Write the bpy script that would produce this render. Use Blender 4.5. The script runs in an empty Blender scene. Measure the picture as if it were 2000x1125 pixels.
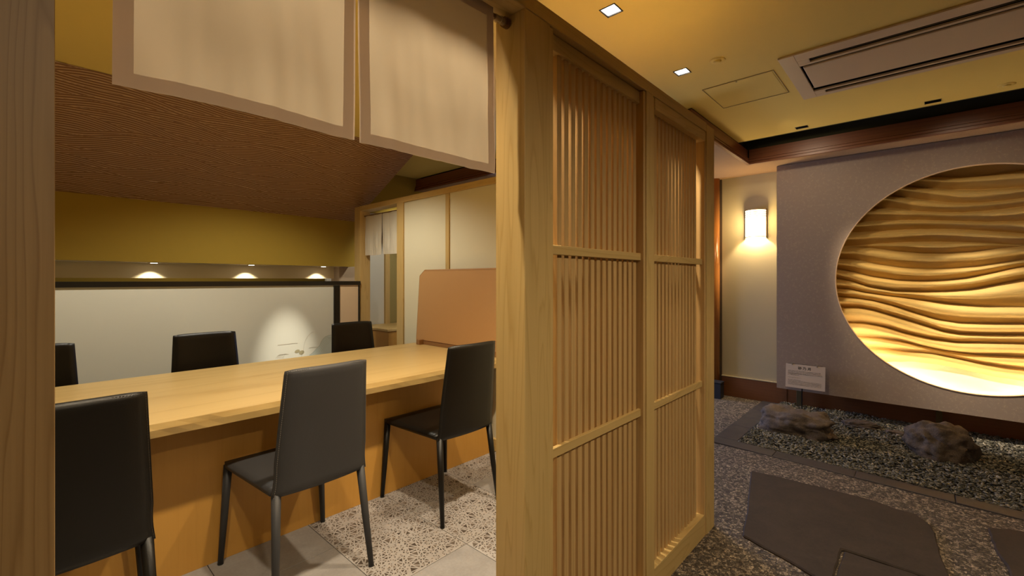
import bpy, bmesh, math, random
import numpy as np
from mathutils import Vector, Matrix, noise
from mathutils.geometry import delaunay_2d_cdt
random.seed(7); rng = np.random.default_rng(7)
SC = bpy.context.scene; COL = SC.collection
PI = math.pi

# ------------------------------------------------------------------ camera
FPX = 874.3; YAW = math.atan(803/FPX); CY, SY = math.cos(YAW), math.sin(YAW); V0 = 547.0; H = 1.30
cam = bpy.data.cameras.new('camera'); co = bpy.data.objects.new('camera', cam); COL.objects.link(co)
cam.lens = FPX/2000*36; cam.sensor_width = 36; cam.shift_y = -(562.5-V0)/2000
cam.clip_start = 0.02
co.location = (0, 0, H); co.rotation_euler = (PI/2, 0, math.atan2(SY, CY)-PI/2)
SC.camera = co
# ------------------------------------------------------------------ world, lamps, exposure
SC.view_settings.view_transform = 'Standard'; SC.view_settings.look = 'None'
SC.view_settings.exposure = 0.55; SC.view_settings.gamma = 1.0; SC.view_settings.use_curve_mapping = False
w = bpy.data.worlds.new('world'); SC.world = w; w.use_nodes = True
w.node_tree.nodes['Background'].inputs[0].default_value = (0.9, 0.72, 0.5, 1)
w.node_tree.nodes['Background'].inputs[1].default_value = 0.05
WARM = (1.0, 0.82, 0.57); NEUT = (1.0, 0.87, 0.70); COOL = (0.42, 0.55, 1.0)
CEIL = 2.60
def spot(name, loc, target, power, color=WARM, cone=90, blend=.5, r=.03):
    l = bpy.data.lights.new(name, 'SPOT'); l.energy = power; l.color = color
    l.spot_size = math.radians(cone); l.spot_blend = blend; l.shadow_soft_size = r
    o = bpy.data.objects.new(name, l); COL.objects.link(o); o.location = loc
    d = Vector(target)-Vector(loc); o.rotation_euler = d.to_track_quat('-Z', 'Y').to_euler(); return o
def point(name, loc, power, color=WARM, r=.04):
    l = bpy.data.lights.new(name, 'POINT'); l.energy = power; l.color = color; l.shadow_soft_size = r
    o = bpy.data.objects.new(name, l); COL.objects.link(o); o.location = loc; return o
def area(name, loc, target, power, sx, sy, color=WARM):
    l = bpy.data.lights.new(name, 'AREA'); l.energy = power; l.color = color; l.shape = 'RECTANGLE'; l.size = sx; l.size_y = sy
    o = bpy.data.objects.new(name, l); COL.objects.link(o); o.location = loc
    d = Vector(target)-Vector(loc); o.rotation_euler = d.to_track_quat('-Z', 'Y').to_euler(); return o
DOWN_ROW = 1.108
for x in (.183, 1.048, 1.913, 2.778):          # the row of square downlights; the two right ones are in view
    spot('downlight_lamp', (x, DOWN_ROW, CEIL-.02), (x, DOWN_ROW, 0), (60 if x < .5 else 84) if x < 2.5 else 32, WARM, 112, .7, .045)
PALE = (1.0, 0.92, 0.76)
for x, y, e in ((.2, 3.5, 40), (1.35, 3.45, 58)):
    spot('downlight_lamp', (x, y, CEIL-.02), (x, y+.05, 0), e, PALE, 135 if x == 1.35 else 100, .5, .04)
spot('partition_spot_lamp', (1.60, 3.25, CEIL-.03), (1.68, 4.42, .50), 210, PALE, 17, 1.0, .02)
for x, y, e, tx in ((.1, -1.0, 80, .6), (1.7, -1.0, 72, 1.8), (3.3, -1.6, 16, 3.3)):    # lamps of the passage, behind and beside the camera
    spot('passage_lamp', (x, y, CEIL-.02), (tx, .5, .0), e, WARM, 92, 1.0, .06)
spot('garden_spot_lamp', (4.473, -.052, CEIL-.004), (5.22, -.45, .72), 185, NEUT, 36, 1.0, .05)
spot('garden_spot_lamp', (4.473, .76, CEIL-.004), (5.22, .08, .80), 120, WARM, 34, 1.0, .05)
spot('garden_fill_lamp', (4.1, -.2, 2.56), (5.3, -.3, 1.2), 7, WARM, 100, .9, .05)
spot('garden_fill_lamp', (4.1, .83, 2.56), (5.1, .75, 1.5), 10, WARM, 125, .9, .03)
point('back_room_fill', (1.5, 6.3, 2.2), 14, PALE, .1)  # unseen fill added to brighten the wall behind the slot
area('entrance_daylight', (4.4, 4.2, 1.25), (4.7, 1.6, .0), 44, 1.2, 1.2, COOL)
spot('doorway_room_fill', (3.2, 4.2, 2.35), (3.1, 5.5, .8), 30, PALE, 75, .5, .08)  # unseen fill added to brighten the room beyond the small doorway
for x in (.0, .757, 1.52, 2.244):
    spot('valance_lamp', (x, 4.995, 1.438), (x, 5.02, 0), 11, PALE, 106, .7, .01)

# ------------------------------------------------------------------ helpers
def P(u, v, X=None, Y=None, Z=None):        # photo measurement to a point on a real plane of the room
    t = (u-1000)/FPX; k = (V0-v)/FPX; d = (CY+t*SY, SY-t*CY, k)
    s = X/d[0] if X is not None else (Y/d[1] if Y is not None else (Z-H)/d[2])
    return Vector((d[0]*s, d[1]*s, H+d[2]*s))
class MB:
    def __init__(s): s.v = []; s.f = []; s.c = []
    def add(s, vs, fs):
        b = len(s.v); s.v += [tuple(p) for p in vs]; s.f += [tuple(i+b for i in f) for f in fs]; return s
    def box(s, x0, x1, y0, y1, z0, z1):
        return s.add([(x0,y0,z0),(x1,y0,z0),(x1,y1,z0),(x0,y1,z0),(x0,y0,z1),(x1,y0,z1),(x1,y1,z1),(x0,y1,z1)],
                     [(0,3,2,1),(4,5,6,7),(0,1,5,4),(1,2,6,5),(2,3,7,6),(3,0,4,7)])
    def prism(s, pts, axis, a, b):           # polygon pts extruded along axis from a to b
        n = len(pts)
        def mk(p, t):
            return {'x': (t, p[0], p[1]), 'y': (p[0], t, p[1]), 'z': (p[0], p[1], t)}[axis]
        vs = [mk(p, a) for p in pts]+[mk(p, b) for p in pts]
        return s.add(vs, [tuple(range(n))[::-1], tuple(range(n, 2*n))]+[(i, (i+1) % n, n+(i+1) % n, n+i) for i in range(n)])
    def tube(s, pts, r, n=8, caps=True):
        pts = [Vector(p) for p in pts]; m = len(pts); rr = r if hasattr(r, '__len__') else [r]*m
        b = len(s.v); up = Vector((0, 0, 1))
        for i, p in enumerate(pts):
            t = (pts[min(i+1, m-1)]-pts[max(i-1, 0)]).normalized()
            a = t.cross(up) if abs(t.z) < .95 else t.cross(Vector((1, 0, 0)))
            a.normalize(); c = t.cross(a)
            for k in range(n):
                q = 2*PI*k/n; s.v.append(tuple(p+(a*math.cos(q)+c*math.sin(q))*rr[i]))
        for i in range(m-1):
            for k in range(n):
                k2 = (k+1) % n; s.f.append((b+i*n+k, b+i*n+k2, b+(i+1)*n+k2, b+(i+1)*n+k))
        if caps: s.f.append(tuple(b+k for k in range(n))[::-1]); s.f.append(tuple(b+(m-1)*n+k for k in range(n)))
        return s
    def grid(s, G):                          # G rows x cols of points
        r, c = len(G), len(G[0]); b = len(s.v)
        for row in G: s.v += [tuple(p) for p in row]
        for i in range(r-1):
            for j in range(c-1): s.f.append((b+i*c+j, b+i*c+j+1, b+(i+1)*c+j+1, b+(i+1)*c+j))
        return s
    def build(s, name, m, parent=None, bevel=0, smooth=False, origin=None, recalc=True):
        me = bpy.data.meshes.new(name)
        V = np.array(s.v, float)
        if origin is None:
            lo, hi = V.min(0), V.max(0); c = np.array([(lo[0]+hi[0])/2, (lo[1]+hi[1])/2, lo[2]])
        else: c = np.array(origin, float)
        me.from_pydata((V-c).tolist(), [], s.f)
        if recalc:
            bm = bmesh.new(); bm.from_mesh(me); bmesh.ops.recalc_face_normals(bm, faces=bm.faces); bm.to_mesh(me); bm.free()
        if smooth:
            me.polygons.foreach_set('use_smooth', [True]*len(me.polygons))
        if m: me.materials.append(m)
        o = bpy.data.objects.new(name, me); COL.objects.link(o)
        w = Vector(c)
        if parent:
            o.parent = parent; w = w-WL(parent)
        o.location = w
        if bevel:
            b = o.modifiers.new('bevel', 'BEVEL'); b.width = bevel; b.segments = 1; b.limit_method = 'ANGLE'
        return o
def WL(o):
    v = Vector((0, 0, 0))
    while o: v += o.location; o = o.parent
    return v
def tag(o, label=None, cat=None, group=None, kind=None):
    if label: o['label'] = label
    if cat: o['category'] = cat
    if group: o['group'] = group
    if kind: o['kind'] = kind
    return o
def thing(name, loc, label=None, cat=None, group=None, kind=None):
    o = bpy.data.objects.new(name, None); COL.objects.link(o); o.location = loc; o.empty_display_size = .1
    return tag(o, label, cat, group, kind)
def Bx(name, m, parent, x0, x1, y0, y1, z0, z1, bevel=.0015):
    return MB().box(x0, x1, y0, y1, z0, z1).build(name, m, parent, bevel=bevel)

# ------------------------------------------------------------------ materials
def nmat(name):
    m = bpy.data.materials.new(name); m.use_nodes = True; nt = m.node_tree
    return m, nt, nt.nodes['Principled BSDF']
def N(nt, t, **kw):
    n = nt.nodes.new(t)
    for k, v in kw.items(): setattr(n, k, v)
    return n
def ramp(nt, src, stops, interp='LINEAR'):
    r = N(nt, 'ShaderNodeValToRGB'); r.color_ramp.interpolation = interp
    e = r.color_ramp.elements
    while len(e) < len(stops): e.new(.5)
    for i, (p, c) in enumerate(stops): e[i].position = p; e[i].color = (*c, 1)
    nt.links.new(src, r.inputs[0]); return r.outputs[0]
def coords(nt, scale=(1, 1, 1), rand=True, kind='Object'):
    tc = N(nt, 'ShaderNodeTexCoord'); mp = N(nt, 'ShaderNodeMapping'); mp.inputs['Scale'].default_value = scale
    src = tc.outputs[kind]
    if rand:
        oi = N(nt, 'ShaderNodeObjectInfo'); vm = N(nt, 'ShaderNodeVectorMath', operation='SCALE'); vm.inputs[0].default_value = (13.7, 9.1, 5.3)
        nt.links.new(oi.outputs['Random'], vm.inputs['Scale'])
        va = N(nt, 'ShaderNodeVectorMath', operation='ADD'); nt.links.new(src, va.inputs[0]); nt.links.new(vm.outputs[0], va.inputs[1]); src = va.outputs[0]
    nt.links.new(src, mp.inputs[0]); return mp.outputs[0]
def tex_noise(nt, co_, scale, detail=3, rough=.5, dist=0):
    n = N(nt, 'ShaderNodeTexNoise'); n.inputs['Scale'].default_value = scale; n.inputs['Detail'].default_value = detail
    n.inputs['Roughness'].default_value = rough; n.inputs['Distortion'].default_value = dist
    nt.links.new(co_, n.inputs['Vector']); return n.outputs['Fac']
def bump(nt, b, h, strength, dist=.01):
    n = N(nt, 'ShaderNodeBump'); n.inputs['Strength'].default_value = strength; n.inputs['Distance'].default_value = dist
    nt.links.new(h, n.inputs['Height']); nt.links.new(n.outputs[0], b.inputs['Normal']); return n
def mth(nt, op, a, b=None, c=None):
    n = N(nt, 'ShaderNodeMath', operation=op)
    for i, x in enumerate((a, b, c)):
        if x is None: continue
        if isinstance(x, (int, float)): n.inputs[i].default_value = x
        else: nt.links.new(x, n.inputs[i])
    return n.outputs[0]
def mix(nt, f, a, b, typ='MIX'):
    n = N(nt, 'ShaderNodeMix', data_type='RGBA', blend_type=typ)
    for i, x in ((0, f), (6, a), (7, b)):
        if isinstance(x, (int, float)): n.inputs[i].default_value = x
        elif isinstance(x, tuple): n.inputs[i].default_value = (*x, 1)
        else: nt.links.new(x, n.inputs[i])
    return n.outputs[2]
def wood(name, light, dark, axis='z', rings=14, amount=.5, rough=.5, scale=7, fine=.35, lin=30):
    m, nt, b = nmat(name)
    st = {'x': (.07, 1, 1), 'y': (1, .07, 1), 'z': (1, 1, .07)}[axis]
    c = coords(nt, st)
    n = tex_noise(nt, c, scale, 3, .5, .5)
    sx_ = N(nt, 'ShaderNodeSeparateXYZ'); nt.links.new(c, sx_.inputs[0])
    ac_ = {'x': (1, 2), 'y': (0, 2), 'z': (0, 1)}[axis]
    lin_ = mth(nt, 'MULTIPLY', mth(nt, 'ADD', sx_.outputs[ac_[0]], sx_.outputs[ac_[1]]), lin)
    g = mth(nt, 'FRACT', mth(nt, 'ADD', mth(nt, 'MULTIPLY', n, rings), lin_))
    line = ramp(nt, g, [(0, (0, 0, 0)), (.45, (.08,)*3), (.74, (.35,)*3), (.88, (1,)*3), (1, (0, 0, 0))])
    st2 = {'x': (.02, 1, 1), 'y': (1, .02, 1), 'z': (1, 1, .02)}[axis]
    f = tex_noise(nt, coords(nt, st2), 160, 3, .6)
    big = tex_noise(nt, c, 2.2, 2, .5)
    amt = mth(nt, 'MULTIPLY', line, amount)
    col = mix(nt, amt, light, dark)
    col = mix(nt, mth(nt, 'MULTIPLY', f, fine), col, dark)
    col = mix(nt, mth(nt, 'MULTIPLY', big, .22), col, tuple(x*.8 for x in dark))
    nt.links.new(col, b.inputs['Base Color']); b.inputs['Roughness'].default_value = rough
    bump(nt, b, f, .08, .002)
    return m
def flat(name, color, rough=.6, metal=0, noise_amt=0, nscale=20, bump_s=0, bscale=200, spec=.5, coat=0):
    m, nt, b = nmat(name)
    b.inputs['Base Color'].default_value = (*color, 1); b.inputs['Roughness'].default_value = rough; b.inputs['Metallic'].default_value = metal
    b.inputs['Specular IOR Level'].default_value = spec; b.inputs['Coat Weight'].default_value = coat
    c = coords(nt, rand=False)
    n = tex_noise(nt, c, nscale, 4, .6)
    nt.links.new(mix(nt, mth(nt, 'MULTIPLY', n, max(noise_amt, .02)), color, tuple(x*.45 for x in color)), b.inputs['Base Color'])
    if bump_s: bump(nt, b, tex_noise(nt, c, bscale, 3, .6), bump_s, .003)
    return m
def emis(name, color, strength):
    m, nt, b = nmat(name); b.inputs['Base Color'].default_value = (*color, 1)
    b.inputs['Emission Color'].default_value = (*color, 1); b.inputs['Emission Strength'].default_value = strength; return m
HL, HD = (.66, .47, .19), (.44, .27, .075)
WZ = wood('pale_cypress_upright', HL, HD, 'z')
WX = wood('pale_cypress_along', HL, HD, 'x')
WY = wood('pale_cypress_across', HL, HD, 'y')
WSL = wood('cypress_slat', (.64, .43, .185), (.42, .235, .07), 'z', rings=5)
WPOST = wood('cypress_post', (.47, .30, .13), (.20, .10, .028), 'z', rings=15, amount=.5, scale=6, lin=36, fine=.5)
WTOP = wood('tabletop_wood', (.59, .42, .17), (.37, .225, .065), 'x', rings=6, lin=3, amount=.42, scale=4, rough=.38)
WBASE = wood('table_base_wood', (.52, .275, .055), (.40, .19, .03), 'z', rings=5, lin=10, amount=.22, fine=.3, rough=.5)
WBROWN = wood('dark_red_brown_wood', (.24, .075, .024), (.11, .03, .010), 'x', rings=4, amount=.5, rough=.4)
WBROWNY = wood('dark_red_brown_wood_cross', (.24, .075, .024), (.11, .03, .010), 'y', rings=4, amount=.5, rough=.4)
SKIRT = wood('brown_skirting_wood', (.22, .08, .02), (.13, .04, .01), 'y', rings=3, amount=.3, rough=.5)
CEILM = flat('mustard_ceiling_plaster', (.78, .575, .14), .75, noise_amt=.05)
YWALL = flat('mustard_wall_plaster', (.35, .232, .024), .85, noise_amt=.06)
COVE = flat('cove_painted_shade', (.035, .03, .01), .9)  # shade of the unlit cove put into a near-black colour
BEIGE = flat('beige_sconce_wall', (.52, .435, .26), .85, noise_amt=.05, bump_s=.1)
WHITEP = flat('white_panel_board', (.76, .70, .50), .55, noise_amt=.05, nscale=60, bump_s=.08, bscale=400)
NEUTRAL = flat('plain_far_wall', (.5, .42, .27), .9)
DARKW = flat('dark_passage_wall', (.09, .06, .035), .9)
BLACK = flat('black_lacquer', (.006, .005, .004), .3)
ACM = flat('beige_metal_grille', (.58, .44, .28), .5)
ACG = flat('grey_louvre_blade', (.30, .24, .17), .5)
VOID = flat('dark_vent_void', (.004, .003, .002), .95)
GREYP = flat('frosted_partition_panel', (.62, .61, .52), .25, noise_amt=.03, spec=.35)
LEATHK = flat('black_leather', (.006, .005, .004), .38, spec=.3, bump_s=.12, bscale=350)
LEATHG = flat('grey_leather', (.037, .037, .040), .5, spec=.3, bump_s=.12, bscale=350)
STITCHG = flat('pale_thread', (.20, .18, .16), .8)
STITCHK = flat('dark_thread', (.05, .04, .03), .8)
METALB = flat('bronze_metal', (.25, .15, .07), .35, .8)
STEEL = flat('steel_fitting', (.45, .36, .25), .35, .7)
FOOT = flat('black_foot', (.01, .01, .01), .6)
PAPER = flat('paper_card', (.72, .58, .45), .7)
INK = flat('dark_ink', (.03, .022, .015), .8)
INKS = flat('grey_ink', (.22, .17, .13), .8)
WASH = flat('olive_wash', (.33, .29, .17), .7); WASHG = flat('pale_green_wash', (.50, .54, .47), .6); WASHL = flat('green_ink_line', (.36, .38, .31), .7)
DBLUE = flat('dark_blue_plastic', (.012, .013, .02), .6)

# woven soffit paper
SOFF, nt, b = nmat('woven_soffit_paper')
c = coords(nt, rand=False)
wv = N(nt, 'ShaderNodeTexWave', wave_type='BANDS', bands_direction='DIAGONAL'); wv.inputs['Scale'].default_value = 60; wv.inputs['Distortion'].default_value = 6; wv.inputs['Detail Scale'].default_value = 8
nt.links.new(c, wv.inputs[0])
nt.links.new(ramp(nt, wv.outputs['Fac'], [(0, (.30, .16, .07)), (1, (.56, .36, .18))]), b.inputs['Base Color']); b.inputs['Roughness'].default_value = .9
bump(nt, b, wv.outputs['Fac'], .4, .004)
# washi panel with flecks
PANEL, nt, b = nmat('grey_flecked_washi')
c = coords(nt, rand=False)
vo = N(nt, 'ShaderNodeTexVoronoi', feature='DISTANCE_TO_EDGE'); vo.inputs['Scale'].default_value = 46
nn = N(nt, 'ShaderNodeTexNoise'); nn.inputs['Scale'].default_value = 30; nt.links.new(c, nn.inputs[0])
av = N(nt, 'ShaderNodeVectorMath', operation='MULTIPLY_ADD'); av.inputs[1].default_value = (.12, .12, .12)
nt.links.new(nn.outputs['Color'], av.inputs[0]); nt.links.new(c, av.inputs[2]); nt.links.new(av.outputs[0], vo.inputs[0])
fl = ramp(nt, vo.outputs['Distance'], [(0, (1,)*3), (.08, (0,)*3)])
msk = ramp(nt, tex_noise(nt, c, 45, 2), [(.52, (0,)*3), (.6, (1,)*3)])
fm = mth(nt, 'MULTIPLY', mth(nt, 'MULTIPLY', fl, msk), .55)
nt.links.new(mix(nt, fm, (.37, .275, .205), (.62, .48, .30)), b.inputs['Base Color']); b.inputs['Roughness'].default_value = .7
bump(nt, b, fm, .3, .002)
# sand relief plaster
SAND, nt, b = nmat('yellow_sand_plaster')
c = coords(nt, rand=False); n1 = tex_noise(nt, c, 22, 5, .65); n2 = tex_noise(nt, c, 240, 3, .7)
nt.links.new(mix(nt, mth(nt, 'MULTIPLY', n1, .35), (.76, .51, .165), (.58, .36, .10)), b.inputs['Base Color']); b.inputs['Roughness'].default_value = .95
bump(nt, b, mth(nt, 'ADD', n2, mth(nt, 'MULTIPLY', n1, 2.0)), .4, .004)
# combed clay of the sloping panel
CLAY, nt, b = nmat('combed_brown_clay')
at = N(nt, 'ShaderNodeAttribute'); at.attribute_name = 'ridge'
c = coords(nt, rand=False)
base = mix(nt, tex_noise(nt, c, 6, 4), (.25, .108, .020), (.18, .075, .013))
nt.links.new(mix(nt, mth(nt, 'MULTIPLY', at.outputs['Fac'], .85), base, (.74, .51, .29)), b.inputs['Base Color'])  # ridge tan: pale dust plus the light crests catch, painted in
b.inputs['Roughness'].default_value = .42; bump(nt, b, tex_noise(nt, c, 150, 3), .2, .003)
# stone tiles
def stone(name, a, d, sc=6, rough=.55):
    m, nt, b = nmat(name); c = coords(nt)
    n1 = tex_noise(nt, c, sc, 6, .65, .5); n2 = tex_noise(nt, c, sc*14, 4, .7)
    nt.links.new(ramp(nt, mth(nt, 'ADD', mth(nt, 'MULTIPLY', n1, .65), mth(nt, 'MULTIPLY', n2, .35)), [(.3, d), (.68, a)]), b.inputs['Base Color'])
    b.inputs['Roughness'].default_value = rough; bump(nt, b, n2, .15, .003); return m
TILE = stone('grey_stone_tile', (.34, .325, .318), (.23, .215, .208))
TILEL = stone('pale_cut_tile', (.42, .395, .382), (.325, .305, .295))
FLAG = stone('dark_flagstone', (.062, .042, .030), (.030, .021, .016), 5, .8)
SLATE = stone('blue_slate', (.075, .062, .062), (.032, .029, .034), 9, .55)
ROCK = stone('weathered_rock', (.23, .165, .115), (.04, .029, .021), 9, .8)
for n_ in ROCK.node_tree.nodes:
    if n_.type == 'BUMP': n_.inputs['Strength'].default_value = .9; n_.inputs['Distance'].default_value = .006
INLAY, nt, b = nmat('inlaid_stone_chips')
at = N(nt, 'ShaderNodeAttribute'); at.attribute_name = 'shade'
nt.links.new(mix(nt, at.outputs['Fac'], (.06, .046, .038), (.22, .18, .15)), b.inputs['Base Color']); b.inputs['Roughness'].default_value = .5
GRAV, nt, b = nmat('grey_green_gravel')
at = N(nt, 'ShaderNodeAttribute'); at.attribute_name = 'shade'
nt.links.new(ramp(nt, at.outputs['Fac'], [(0, (.05, .046, .036)), (.4, (.13, .12, .09)), (.8, (.26, .235, .175)), (1, (.46, .40, .30))]), b.inputs['Base Color']); b.inputs['Roughness'].default_value = .9; b.inputs['Specular IOR Level'].default_value = .15
EARTH = stone('gravel_bed_earth', (.06, .055, .045), (.03, .028, .022), 30, .95)
PEB, nt, b = nmat('washed_pebble_paving')
c = coords(nt, rand=False)
nn = N(nt, 'ShaderNodeTexNoise'); nn.inputs['Scale'].default_value = 55; nt.links.new(c, nn.inputs[0])
av = N(nt, 'ShaderNodeVectorMath', operation='MULTIPLY_ADD'); av.inputs[1].default_value = (.03, .03, .03)
nt.links.new(nn.outputs['Color'], av.inputs[0]); nt.links.new(c, av.inputs[2])
vo = N(nt, 'ShaderNodeTexVoronoi', feature='DISTANCE_TO_EDGE'); vo.inputs['Scale'].default_value = 78; nt.links.new(av.outputs[0], vo.inputs[0])
vc = N(nt, 'ShaderNodeTexVoronoi', feature='F1'); vc.inputs['Scale'].default_value = 78; nt.links.new(av.outputs[0], vc.inputs[0])
sx = N(nt, 'ShaderNodeSeparateXYZ'); nt.links.new(vc.outputs['Color'], sx.inputs[0])
pc = ramp(nt, sx.outputs[0], [(0, (.06, .045, .034)), (.5, (.18, .14, .105)), (1, (.56, .45, .33))])
nt.links.new(mix(nt, ramp(nt, vo.outputs['Distance'], [(.0, (1,)*3), (.12, (0,)*3)]), pc, (.022, .017, .013)), b.inputs['Base Color'])
b.inputs['Roughness'].default_value = .6; bump(nt, b, ramp(nt, vo.outputs['Distance'], [(0, (0,)*3), (.35, (1,)*3)]), .8, .006)
# fabrics
def cloth(name, col, trans, scale=700):
    m, nt, b = nmat(name); c = coords(nt, rand=False)
    n = tex_noise(nt, c, 14, 3); b.inputs['Roughness'].default_value = .75
    nt.links.new(mix(nt, mth(nt, 'MULTIPLY', n, .12), col, tuple(x*.7 for x in col)), b.inputs['Base Color'])
    tr = N(nt, 'ShaderNodeBsdfTranslucent'); tr.inputs[0].default_value = (*[min(1, x*1.0) for x in col], 1)
    ms = N(nt, 'ShaderNodeMixShader'); ms.inputs[0].default_value = trans
    out = nt.nodes['Material Output']; nt.links.new(b.outputs[0], ms.inputs[1]); nt.links.new(tr.outputs[0], ms.inputs[2]); nt.links.new(ms.outputs[0], out.inputs[0])
    bump(nt, b, tex_noise(nt, c, 400, 2), .08, .002); return m
NOREN = cloth('cream_noren_cloth', (.72, .60, .44), .33)
HEM = cloth('doubled_hem_cloth', (.72, .59, .48), .38)
TAN, nt, b = nmat('orange_tan_woven_board')
c = coords(nt, (1, 1, 1), rand=False)
wv = N(nt, 'ShaderNodeTexWave', wave_type='BANDS', bands_direction='Z'); wv.inputs['Scale'].default_value = 75; nt.links.new(c, wv.inputs[0])
wh = N(nt, 'ShaderNodeTexWave', wave_type='BANDS', bands_direction='Y'); wh.inputs['Scale'].default_value = 55; nt.links.new(c, wh.inputs[0])
we = mth(nt, 'MULTIPLY', wv.outputs['Fac'], wh.outputs['Fac'])
nt.links.new(mix(nt, we, (.48, .265, .10), (.59, .34, .145)), b.inputs['Base Color']); b.inputs['Roughness'].default_value = .6; bump(nt, b, we, .25, .003)
LAMPW = emis('lamp_white', (1, .95, .85), 12)
REFL = emis('lit_reflector', (1, .97, .93), 1.6)
SHADE = emis('glowing_sconce_shade', (1, .84, .55), 2.6)
STRIP = emis('led_strip', (1, .88, .66), 52)

# ------------------------------------------------------------------ floor
floor = thing('floor', (0, 0, 0), kind='structure')
Y0 = .8126; YB = .927; XR = 2.42; XRO = 2.54; XL = -.92; YP = 4.42
MB().box(-3.2, 7.0, -3.6, 7.4, -.12, -.02).build('subfloor', EARTH, floor)
# washed pebble paving everywhere outside the booth
EX0, EX1 = 3.72, 3.88            # front edging
EY0, EY1 = 1.10, 1.27            # side edging
MB().box(-3.2, EX0, -3.6, .95, -.02, 0).build('pebble_paving', PEB, floor)
MB().box(XR+.05, EX0, .95, 7.4, -.02, 0).build('pebble_paving', PEB, floor)
MB().box(EX0, 7.0, EY1, 7.4, -.02, 0).build('pebble_paving', PEB, floor)
# slate edging stones
y = EY1
xo_ = lambda y_: 3.74+(y_-1.27)*.054
xi_ = lambda y_: 3.885+(y_-1.27)*.066
while y > -3.4:
    L = .42+.1*random.random(); y2 = max(y-L, -3.5)
    MB().prism([(xo_(y2), y2+.002), (xi_(y2), y2+.002), (xi_(y), y), (xo_(y), y)], 'z', -.02, .006+.002*random.random()).build('edging_stone', SLATE, floor, bevel=.003); y = y2
x = EX1+.004
while x < 5.35:
    L = .30+.12*random.random(); x2 = min(x+L, 5.38)
    Bx('edging_stone', SLATE, floor, x, x2-.003, EY0, EY1, -.02, .006+.003*random.random(), .004); x = x2
# flagstones
def slab(name, pts, z, m):
    n = len(pts)
    bm = MB().prism(pts, 'z', -.015, z)
    return bm.build(name, m, floor, bevel=.006)
def dens(px, jit=.004, sub=5):
    out = []
    for i, p in enumerate(px):
        q = px[(i+1) % len(px)]
        for k in range(sub):
            t = k/sub; out.append((p[0]+(q[0]-p[0])*t+random.uniform(-jit, jit), p[1]+(q[1]-p[1])*t+random.uniform(-jit, jit)))
    return out
fl1 = [P(u, v, Z=.012)[:2] for u, v in ((1466, 919), (1459, 998), (1450, 1045), (1516, 1080), (1590, 1124), (1632, 1122), (1647, 1073), (1700, 1089), (1790, 1126), (1862, 1126), (1836, 1080), (1827, 1040), (1812, 1020), (1790, 1003), (1750, 993), (1700, 975), (1600, 950), (1510, 928))]
# close the part that runs out of the frame
a = fl1[:4]+[P(1590, 1124, Z=.012)[:2], (2.20, .29), (2.40, .288), (2.655, .288), (2.655, .02), (2.62, -.10)]+fl1[10:]
slab('flagstone', dens(a, .003, 4), .012, FLAG)
slab('flagstone', dens([(2.645, .278), (2.645, .03), (2.61, -.09), (1.95, -.02), (2.0, .30), (2.30, .278)], .003, 5), .010, FLAG)
slab('flagstone', dens([P(u, v, Z=.012)[:2] for u, v in ((1928, 1028), (1945, 1068), (1976, 1126))]+[(2.55, -.32), (2.5, -.8), (3.2, -1.1), (3.52, -.9), (3.47, -.38)], .006, 5), .012, FLAG)
slab('flagstone', dens([(1.9, -.35), (1.1, -.2), (.9, -.75), (1.3, -1.2), (2.1, -1.0)], .008, 5), .012, FLAG)
# booth tiles, 45 cm, some plain and some cut with a star pattern of chips
PLAIN = {(1, 0), (0, 1), (0, 2), (3, 1), (-1, 2), (-1, 0), (0, 4), (2, 4), (-1, 3), (1, 4)}
def inlay(tile, x0, x1, y0, y1, z):
    pts = []
    gx = np.arange(x0-.05, x1+.06, .072)
    for i, cx in enumerate(gx):
        for j, cy in enumerate(np.arange(y0-.05, y1+.06, .063)):
            hx = cx+random.uniform(-.011, .011)+(.036 if j % 2 else 0); hy = cy+random.uniform(-.014, .014)
            pts.append((hx, hy)); n = random.choice((7, 8, 9)); ph = random.random()*6
            for k in range(n):
                q = ph+2*PI*k/n+random.uniform(-.1, .1); r = random.uniform(.021, .028); pts.append((hx+r*math.cos(q), hy+r*math.sin(q)))
    res = delaunay_2d_cdt([Vector(p) for p in pts], [], [], 0, 1e-5)
    vs, fs, sh = [], [], []
    for f in res[2]:
        p = [res[0][i] for i in f]
        c = sum(p, Vector((0, 0)))/3
        ar = abs((p[1]-p[0]).cross(p[2]-p[0]))/2
        per = sum((p[i]-p[i-1]).length for i in range(3)); ri = 2*ar/per
        g = .0033
        if ri < g*1.7: continue
        k = 1-g/ri
        q = [c+(a_-c)*k for a_ in p]
        # incentre-based shrink keeps the joints even
        la = [(p[1]-p[2]).length, (p[2]-p[0]).length, (p[0]-p[1]).length]; ic = (p[0]*la[0]+p[1]*la[1]+p[2]*la[2])/sum(la)
        q = [ic+(a_-ic)*k for a_ in p]
        if not (x0+.002 < ic.x < x1-.002 and y0+.002 < ic.y < y1-.002): continue
        q = [Vector((min(max(a_.x, x0+.001), x1-.001), min(max(a_.y, y0+.001), y1-.001))) for a_ in q]
        b0 = len(vs); vs += [(a_.x, a_.y, z) for a_ in q]; fs.append((b0, b0+1, b0+2)); sh.append(random.random()**1.5)
    if not vs: return
    m = MB(); m.add(vs, fs); o = m.build('inlaid_chips', INLAY, tile, recalc=False)
    at = o.data.attributes.new('shade', 'FLOAT', 'FACE'); at.data.foreach_set('value', sh); tag(o, kind='stuff')
    for p_ in o.data.polygons:
        if p_.normal.z < 0: p_.flip()
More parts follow.
